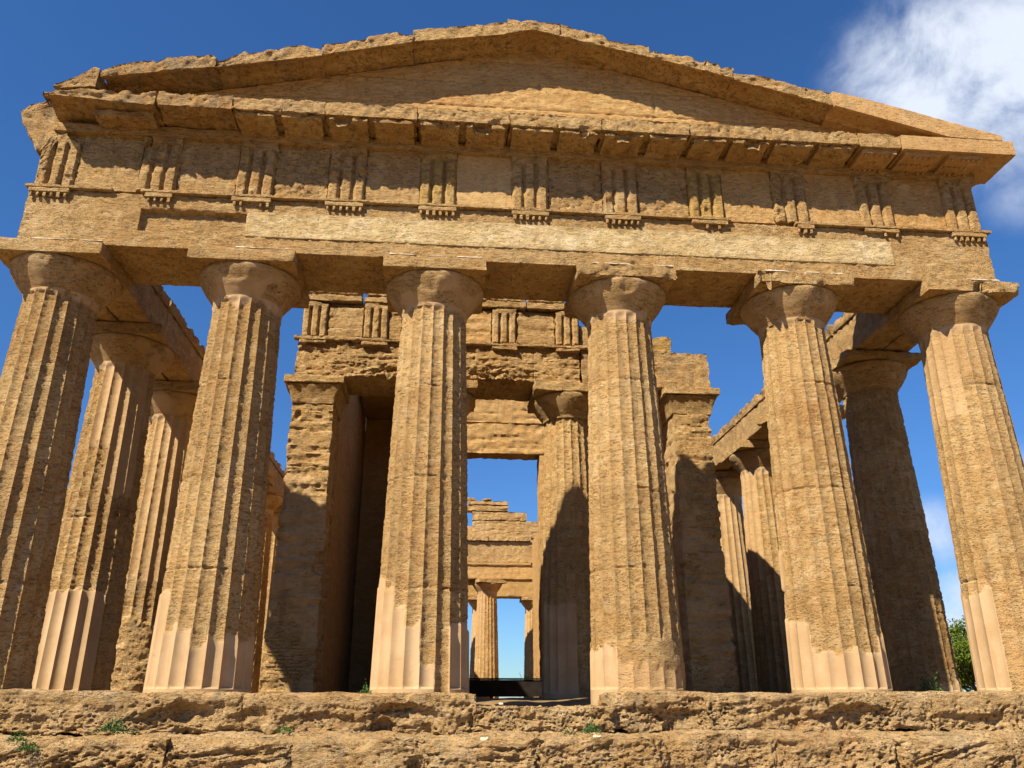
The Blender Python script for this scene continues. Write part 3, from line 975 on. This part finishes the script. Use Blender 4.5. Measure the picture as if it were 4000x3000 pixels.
# pronaos columns
G_P = "columns in the inner porch"
pc = column(1.45, 5.03, "inner porch column right of the doorway, its lower shaft in shade under a jagged shadow edge", 21, G_P, sh=dict(R0=0.685, R1=0.535, wear=1.5, dz=0.035, joints=(1.8, 3.6), patches=[(200, 262, -1, 1.9)], top_patch=6.3, fdep=0.05), ech=0.9,
            ab=dict(res=0.04, r=0.04, amp=0.03))
lp = column(-1.50, 5.03, "inner porch column almost hidden behind the front column left of the doorway", 22, G_P, sh=dict(R0=0.685, R1=0.535, wear=1.4, dz=0.05, top_patch=6.3), ech=0.8, ab=dict(res=0.05, r=0.04, amp=0.03))
for t in (pc, lp):
    t.scale = (1, 1, 0.979)

# pronaos entablature
pe = thing('inner_entablature', (0, 5, 6.65), "inner porch entablature with eroded underside and broken right end, behind the front columns", 'entablature')
PZ = 6.648


def parch_post(P):
    front = sstep(4.9, 4.5, P[:, 1])
    w = np.exp(-((P[:, 0] + 2.35) / 1.0) ** 2) + 0.9 * np.exp(-((P[:, 0] + 0.1) / 0.9) ** 2)
    lowz = sstep(7.2, 6.66, P[:, 2])
    P[:, 2] += front * lowz * w * 0.15 * (1 + 0.9 * fbm(P, (3, 3, 5), 5, 9, 0.6))
    P[:, 1] += front * lowz * w * 0.08 * (1 + 1.3 * fbm(P, (4, 4, 11), 5, 19, 0.6))
    return P


block('architrave', (-4.72, 4.40, PZ), (1.70, 5.6, 7.56), M_stone, pe, res=(0.025, 0.07, 0.025), r=0.03, amp=0.028, freq=8, strata=0.025, sfreq=(2, 2, 14), pit=0.03, pitf=8, seed=501, post=parch_post,
      grooves=[(0, 0.62, 0.012, 0.02)])
block('architrave', (1.71, 4.40, PZ), (4.74, 5.6, 7.59), M_grey, pe, res=(0.035, 0.07, 0.035), r=0.04, amp=0.03, freq=4, strata=0.02, pit=0.025, seed=502)
block('taenia', (-4.79, 4.31, 7.53), (2.05, 4.5, 7.625), M_stone, pe, res=0.03, r=0.025, amp=0.028, freq=5, seed=503)
PT = [-4.36, -2.985, -1.60, -0.055, 1.42]
for i, x in enumerate(PT):
    block('regula', (x - 0.30, 4.30, 7.44), (x + 0.30, 4.45, 7.535), M_stone, pe, res=0.03, r=0.03, amp=0.03, freq=5, seed=510 + i)
    V, F = triglyph(x, 520 + i, 0.022, half=0.29, y0=4.335, z0=7.63, z1=8.50, yb=4.50, dep=0.075, cap=0.12)
    make('triglyph', V, F, M_stone, pe)
block('frieze_backer', (-4.66, 4.45, 7.60), (1.72, 5.4, 8.50), M_stone, pe, res=(0.08, 0.1, 0.07), r=0.02, amp=0.02, seed=531)
for i in range(4):
    a, b = PT[i] + 0.295, PT[i + 1] - 0.295
    block('metope', (a, 4.405, 7.63), (b, 4.5, 8.44), M_fine if i == 2 else M_stone, pe, res=(0.03, 0.05, 0.03), r=0.01, amp=0.016, freq=7, strata=0.025, seed=535 + i)
block('metope', (1.71, 4.46, 7.60), (2.02, 5.3, 8.20), M_fine, pe, res=0.05, r=0.02, amp=0.03, seed=540)
for i, (a, b) in enumerate([(-4.66, -3.32), (-3.31, -1.98), (-1.97, -0.62), (-0.61, 0.45), (0.46, 1.42)]):
    block('cornice_block', (a, 4.31, 8.505), (b, 5.3, 8.685), M_stone, pe, res=(0.035, 0.06, 0.03), r=0.025, amp=0.028, freq=5, seed=545 + i)
    block('cornice_block', (a + 0.02, 4.335, 8.69), (b - 0.015, 5.3, 8.865), M_grey, pe, res=(0.035, 0.06, 0.03), r=0.04, amp=0.05, freq=4, seed=555 + i)
block('loose_block', (3.22, 4.5, 7.58), (3.97, 5.3, 8.06), M_yellow, pe, res=0.04, r=0.07, amp=0.06, freq=3, lump=0.03, seed=570, bites=[((3.97, 4.5, 8.1), 0.16)])

# low barrier in the doorway
br = thing('barrier', (0, 8.75, 0.05), "low black barrier panel closing the foot of the doorway", 'barrier')
block('panel', (-1.40, 8.74, 0.08), (1.27, 8.80, 0.47), M_bar, br, res=0.2, r=0.008, amp=0.002)
block('top_rail', (-1.42, 8.71, 0.473), (1.29, 8.83, 0.515), M_bar, br, res=0.2, r=0.01, amp=0.002)
for x in (-1.38, 0.0, 1.22):
    block('post', (x - 0.04, 8.802, -0.1), (x + 0.04, 8.87, 0.472), M_bar, br, res=0.2, r=0.006, amp=0.001)

# ------------------------------------------------------------------ rear porch and rear front, seen through the doorway
G_B = "columns of the rear porch"
op = copy_tree(proto)
op.location = (1.26, 32.75, -0.02)
op.scale = (0.97, 0.97, 0.909)
op.rotation_euler = (0, 0, radians(20))
op.name = 'column'
tag(op, "distant fluted column seen in full through the doorway", 'column', G_B)
op2 = copy_tree(proto)
op2.location = (-1.75, 32.75, -0.02)
op2.scale = (0.97, 0.97, 0.909)
tag(op2, "distant rear porch column hidden behind the front column left of the doorway", 'column', G_B)
G_F = "columns of the rear front"
for x, lab in ((-1.85, "distant rear front column hidden behind the front column left of the doorway"), (1.22, "distant rear front column mostly hidden behind the column seen through the doorway"),
               (4.43, "distant rear front column peeping out at the right edge of the doorway")):
    c = copy_tree(proto)
    c.location = (x, 38.0, -0.02)
    c.scale = (0.97, 0.97, 0.862)
    tag(c, lab, 'column', G_F)
re_ = thing('rear_entablature', (0, 32.8, 6.15), "plain rear porch entablature and stepped ruined gable seen through the doorway", 'entablature')
block('architrave', (-4.6, 32.15, 6.155), (4.6, 33.3, 6.90), M_fine, re_, res=(0.07, 0.12, 0.05), r=0.02, amp=0.015, seed=601, grooves=[(0, 1.2, 0.012, 0.012)])
block('taenia', (-4.6, 32.06, 6.905), (3.62, 32.3, 7.04), M_fine, re_, res=0.06, r=0.02, amp=0.012, seed=602)
block('wall_course', (-4.6, 32.15, 7.045), (4.6, 33.2, 8.19), M_stone, re_, res=(0.07, 0.12, 0.05), r=0.02, amp=0.02, seed=603, grooves=[(0, 0.5, 0.015, 0.02), (0, 1.9, 0.015, 0.02)])
for i, (a, b) in enumerate([(-1.5, 0.1), (0.11, 1.25), (1.26, 2.75), (2.76, 3.62)]):
    block('cornice_block', (a, 31.98, 8.195), (b, 33.1, 8.45), M_stone, re_, res=0.05, r=0.03, amp=0.03, seed=605 + i)
GB = [((0.36, 8.455), (5.2, 9.43)), ((0.36, 9.432), (3.46, 9.95)), ((-1.2, 9.955), (2.42, 10.30)), ((0.1, 10.305), (2.40, 10.56)), ((0.06, 10.56), (0.56, 10.74)),
      ((0.95, 10.56), (1.45, 10.72)), ((-4.5, 8.455), (-0.5, 9.95))]
for i, ((xa, za), (xb, zb)) in enumerate(GB):
    block('gable_block', (xa, 32.5, za), (xb, 33.2, zb - 0.004), M_stone, re_, res=(0.07, 0.15, 0.05), r=0.04, amp=0.03, strata=0.03, seed=620 + i)
block('infill', (-0.5, 33.0, 8.455), (0.36, 33.2, 9.2), M_fine, re_, res=0.1, r=0.02, amp=0.01, seed=630)
rf = thing('distant_architrave', (0, 38, 5.83), "far rear architrave glimpsed over the columns beyond the rear porch", 'architrave')
block('architrave', (-8.3, 37.3, 5.835), (8.3, 38.6, 6.85), M_fine, rf, res=(0.12, 0.2, 0.08), r=0.03, amp=0.02, seed=640)
block('gable_wall', (-5.5, 37.6, 6.855), (5.5, 38.3, 9.7), M_fine, rf, res=(0.12, 0.2, 0.1), r=0.03, amp=0.02, seed=641)

# ------------------------------------------------------------------ floor, ground, steps
def sheet(name, x0, x1, y0, y1, res, zf, mat, kind='structure'):
    nx, ny = int((x1 - x0) / res), int((y1 - y0) / res)
    X, Y = np.meshgrid(np.linspace(x0, x1, nx + 1), np.linspace(y0, y1, ny + 1))
    P = np.stack([X.ravel(), Y.ravel(), np.zeros(X.size)], 1)
    P[:, 2] = zf(P)
    i = np.arange(ny)[:, None] * (nx + 1)
    j = np.arange(nx)[None, :]
    F = np.stack([i + j, i + j + 1, i + nx + 2 + j, i + nx + 1 + j], -1).reshape(-1, 4)
    return tag(make(name, P, F, mat), kind=kind)


sheet('floor', -8.3, 8.3, -0.75, 40.0, 0.11, lambda P: -0.16 + 0.19 * sstep(-0.4, 5.0, P[:, 1]) + 0.035 * fbm(P, 1.3, 4, 3), M_dirt)
sheet('ground', -1500, 1500, -1500, 1500, 60.0, lambda P: np.full(len(P), -1.75), M_dirt)

stp = thing('stepped_platform', (0, -1.2, -1.7), "heavily eroded pitted stone steps under the front columns at the bottom of the photo", 'steps')
s1 = block('step', (-9.6, -0.55, -1.7), (9.6, 0.2, -0.16), M_step, stp, res=0.12, r=0.03, amp=0.03, seed=700)
C1 = [-9.4, -6.93, -5.41, -3.86, -2.38, -0.87, 0.98, 2.27, 3.95, 5.50, 7.3, 9.4]
for i in range(len(C1) - 1):
    a, b = C1[i], C1[i + 1]
    top = [0.10, 0.12, 0.095, 0.085, 0.085, -0.075, 0.10, 0.095, 0.10, 0.115, 0.13][i]
    if i == 0:
        top = 0.12
    bites = {4: [((-2.05, -1.1, -0.40), 0.18), ((-1.5, -1.1, -0.42), 0.16), ((-1.80, -1.08, 0.10), 0.13), ((-0.82, -1.05, 0.10), 0.16)],
             2: [((-4.6, -1.12, -0.17), 0.20)], 6: [((0.95, -1.05, 0.12), 0.22), ((1.9, -1.12, -0.34), 0.25), ((1.15, -1.15, -0.25), 0.12)], 8: [((4.9, -1.12, -0.15), 0.10)],
             1: [((-6.0, -1.1, -0.14), 0.05)]}.get(i, ())
    def under(P, i=i):
        n = fbm(P, (1.1, 1.1, 0.6), 3, 91)
        w = sstep(-0.14 + 0.12 * n, -0.26 + 0.12 * n, P[:, 2]) * sstep(-0.7, -0.85, P[:, 1])
        P[:, 1] += w * (0.055 + 0.07 * n)
        P[:, 2] += 0.05 * fbm(P * np.array([1, 0.4, 0.0]), 0.9, 3, 97) * sstep(0.0, -0.4, P[:, 2]) + 0.016 * fbm(P * np.array([1, 0.4, 0.0]), 1.5, 3, 98)
        return P
    off = [0, 0.0, -0.02, 0.0, -0.035, -0.03, 0.03, -0.04, 0.0, -0.02, 0.01, 0][i]
    block('step_block', (a - 0.05, -1.03 + off, -0.44), (b + 0.05, -0.30, top), M_step, s1, sharp=60, res=(0.0145, 0.04, 0.0135), r=0.075, amp=0.034, freq=7, pit2=0.035, grain=0.011,
          strata=0.03, sfreq=(1.0, 1.0, 8.0), pit=0.055, pitf=9.5, lump=0.02, relief=relief_top, seed=710, bites=bites, post=None if i == 5 else under, tilt=0.06 * ((i * 7) % 5 - 2))
s2 = block('step', (-9.9, -1.35, -1.7), (9.9, -0.56, -0.405), M_step, stp, sharp=60, res=(0.03, 0.04, 0.04), r=0.05, amp=0.05, freq=4, seed=701)
C2 = [-9.7, -7.6, -6.0, -4.62, -3.12, -1.57, -0.05, 1.55, 3.03, 4.66, 6.08, 7.7, 9.6]


def slope2(P):
    # tread wears down into a rounded slope towards the front
    t = sstep(-0.9, -1.5, P[:, 1]) * sstep(-0.75, -0.45, P[:, 2])
    P[:, 2] -= 0.05 * t
    hi_ = sstep(-0.8, -0.45, P[:, 2])
    P[:, 2] += hi_ * (0.055 * fbm(P * np.array([1, 0.6, 0.0]), 0.8, 4, 99) + 0.025 * fbm(P, 4.0, 4, 100))
    P[:, 1] += 0.07 * fbm(P * np.array([1, 0, 0.5]), 0.7, 3, 101)
    return P


for i in range(len(C2) - 1):
    a, b = C2[i], C2[i + 1]
    calm = i in (6, 7)
    block('step_block', (a - 0.06, -1.56 + 0.03 * ((i * 5) % 3 - 1), -1.02), (b + 0.06, -0.80, -0.385), M_step, s2, sharp=60, res=(0.0145, 0.02, 0.0135), r=0.13, amp=0.036, freq=7, pit2=0.035, grain=0.011,
          strata=0.02 if calm else 0.055, sfreq=(1.2, 1.2, 7.5), pit=0.03 if calm else 0.065, pitf=8.5, lump=0.035, relief=relief_low, seed=800 + (i // 3) * 3, post=slope2,
          tilt=0.0 if calm else [0.5, 0.35, 0.3, 0.2, 0.1, 0.0, 0, 0, 0.25, 0.45, 0.4, 0.3][i])
s3 = block('step', (-10.2, -1.9, -1.72), (10.2, -1.36, -1.0), M_step, stp, sharp=60, res=(0.05, 0.05, 0.05), r=0.08, amp=0.07, freq=4, pit=0.06, seed=702)


# ------------------------------------------------------------------ plants and loose stones
def leaf_cloud(pts, size, seed, up=0.3):
    rng = np.random.default_rng(seed)
    n = len(pts)
    d = rng.normal(size=(n, 3))
    d[:, 2] += up
    d /= np.linalg.norm(d, axis=1)[:, None]
    e = np.cross(d, rng.normal(size=(n, 3)))
    e /= np.linalg.norm(e, axis=1)[:, None]
    s = size * rng.uniform(0.6, 1.3, n)[:, None]
    nrm = np.cross(d, e) * 0.12
    V = np.stack([pts, pts + d * s * 0.5 + e * s * 0.24 + nrm * s, pts + d * s, pts + d * s * 0.5 - e * s * 0.24 + nrm * s], 1).reshape(-1, 3)
    F = np.arange(n * 4).reshape(-1, 4)
    return V, F


def tube(path, rads, k=8):
    path = np.array(path, float)
    V, n = [], len(path)
    for i in range(n):
        t = path[min(i + 1, n - 1)] - path[max(i - 1, 0)]
        t /= np.linalg.norm(t)
        a = np.cross(t, [0.3, 0.9, 0.1])
        a /= np.linalg.norm(a)
        b = np.cross(t, a)
        for j in range(k):
            w = 2 * math.pi * j / k
            V.append(path[i] + rads[i] * (math.cos(w) * a + math.sin(w) * b))
    F = [(i * k + j, i * k + (j + 1) % k, (i + 1) * k + (j + 1) % k, (i + 1) * k + j) for i in range(n - 1) for j in range(k)]
    return np.array(V), np.array(F)


def weed(x, y, z, w, h, n, label, seed):
    t = thing('weed', (x, y, z), label, 'plant', "small weeds growing on the ruin")
    rng = np.random.default_rng(seed)
    q = rng.normal(size=(n, 3)) * np.array([w, 0.05, 0.0])
    q[:, 2] = np.abs(rng.normal(size=n)) * h * np.exp(-(q[:, 0] / (w * 1.3)) ** 2)
    V, F = leaf_cloud(np.array([x, y, z]) + q, 0.035 if h < 0.2 else 0.055, seed, 0.9)
    make('leaves', V, F, M_weed, t, smooth=False)
    p0 = np.array([x, y, z - 0.03])
    V, F = tube([p0, p0 + [0.01, 0, h * 0.6], p0 + [-0.01, 0, h * 1.1]], [0.006, 0.005, 0.003], 5)
    make('stem', V, F, M_weed, t)


weed(-5.36, -1.16, -0.375, 0.085, 0.07, 420, "largest green weed tuft in the angle below a step joint, left part of the steps", 1)
weed(-6.30, -1.55, -0.46, 0.04, 0.05, 120, "tiny green weed in a crack at the left end of the steps", 2)
weed(-6.15, -1.60, -0.56, 0.045, 0.08, 160, "thin green weed on the second step near the photo's left edge", 3)
weed(-3.28, -1.2, -0.38, 0.05, 0.04, 110, "small dark green weed under the pitted block left of the doorway", 4)
weed(-2.30, -0.90, 0.08, 0.03, 0.06, 90, "small weed at the left foot of the front column with pinkish flutes", 5)
weed(0.68, -1.2, -0.40, 0.05, 0.06, 200, "bluish green weed in the corner right of the low middle step", 6)
weed(0.36, -1.25, -0.42, 0.03, 0.03, 80, "tiny weed on the tread of the low middle step", 7)
weed(7.08, 1.6, 0.0, 0.13, 0.2, 520, "bushy green weed at the foot of the shaded side column on the right", 8)
for x, y, z, s, lab, sd_ in ((0.69, -1.48, -0.475, 0.055, "white stone chip lying below the bluish weed on the second step", 1), (-0.75, -1.5, -0.50, 0.06, "flat white stone chip on the second step below the doorway", 2),
                             (-0.5, -0.95, -0.07, 0.035, "tiny white chip on top of the low middle step", 3)):
    V, F = rough((x - s, y - s * 0.7, z), (x + s, y + s * 0.7, z + s * 1.1), res=s / 4, r=s * 0.5, amp=s * 0.3, freq=20, seed=sd_)
    tag(make('stone_chip', V, F, M_peb), lab, 'stone', "white chips on the steps")

# tree beyond the right row of columns
TX, TY = 18.9, 18.0
tr = thing('tree', (TX, TY, -1.75), "green leafy tree in the distance between the two right-hand columns", 'tree')
rng = np.random.default_rng(11)
limbs, tips = [], []
limbs.append(tube([(TX, TY, -1.8), (TX + 0.05, TY, -0.8), (TX - 0.1, TY + 0.1, 0.1)], [0.20, 0.16, 0.13]))
for k in range(9):
    a = k * 2.4
    tip = np.array([TX + math.cos(a) * rng.uniform(0.5, 1.5), TY + math.sin(a) * rng.uniform(0.5, 1.5), rng.uniform(0.7, 2.2)])
    b0 = np.array([TX - 0.05, TY + 0.05, rng.uniform(-0.5, 0.2)])
    limbs.append(tube([b0, (b0 + tip) / 2 + [0, 0, 0.12], tip], [0.08, 0.05, 0.02], 6))
    tips.append(tip)
V, F = merge(limbs)
make('trunk', V, F, M_bark, tr)
pts = []
for tip in tips:
    for q in range(9):
        c = tip + rng.normal(size=3) * np.array([0.48, 0.48, 0.36])
        pts.append(c + rng.normal(size=(260, 3)) * 0.17)
pts = np.concatenate(pts)
V, F = leaf_cloud(pts, 0.12, 5, 0.2)
make('crown', V, F, M_leaf, tr, smooth=False)
# dry twigs standing on the skyline behind the barrier
for x, h, lab in ((0.72, 0.16, "bare dry twig on the skyline left of the middle of the doorway barrier"), (0.98, 0.20, "taller bare dry twig on the skyline above the doorway barrier"),
                  (1.12, 0.13, "short bare twig at the right end of the doorway barrier")):
    t = thing('twig', (x, 8.95, 0.0), lab, 'twig', "dry twigs on the skyline")
    V, F = tube([(x, 8.95, 0.0), (x + 0.01, 8.95, 0.45), (x + 0.035, 8.95, 0.5 + h * 0.4), (x - 0.01, 8.95, 0.5 + h * 0.75), (x + 0.01, 8.95, 0.5 + h)], [0.007, 0.006, 0.006, 0.004, 0.003], 5)
    make('stem', V, F, M_bark, t)
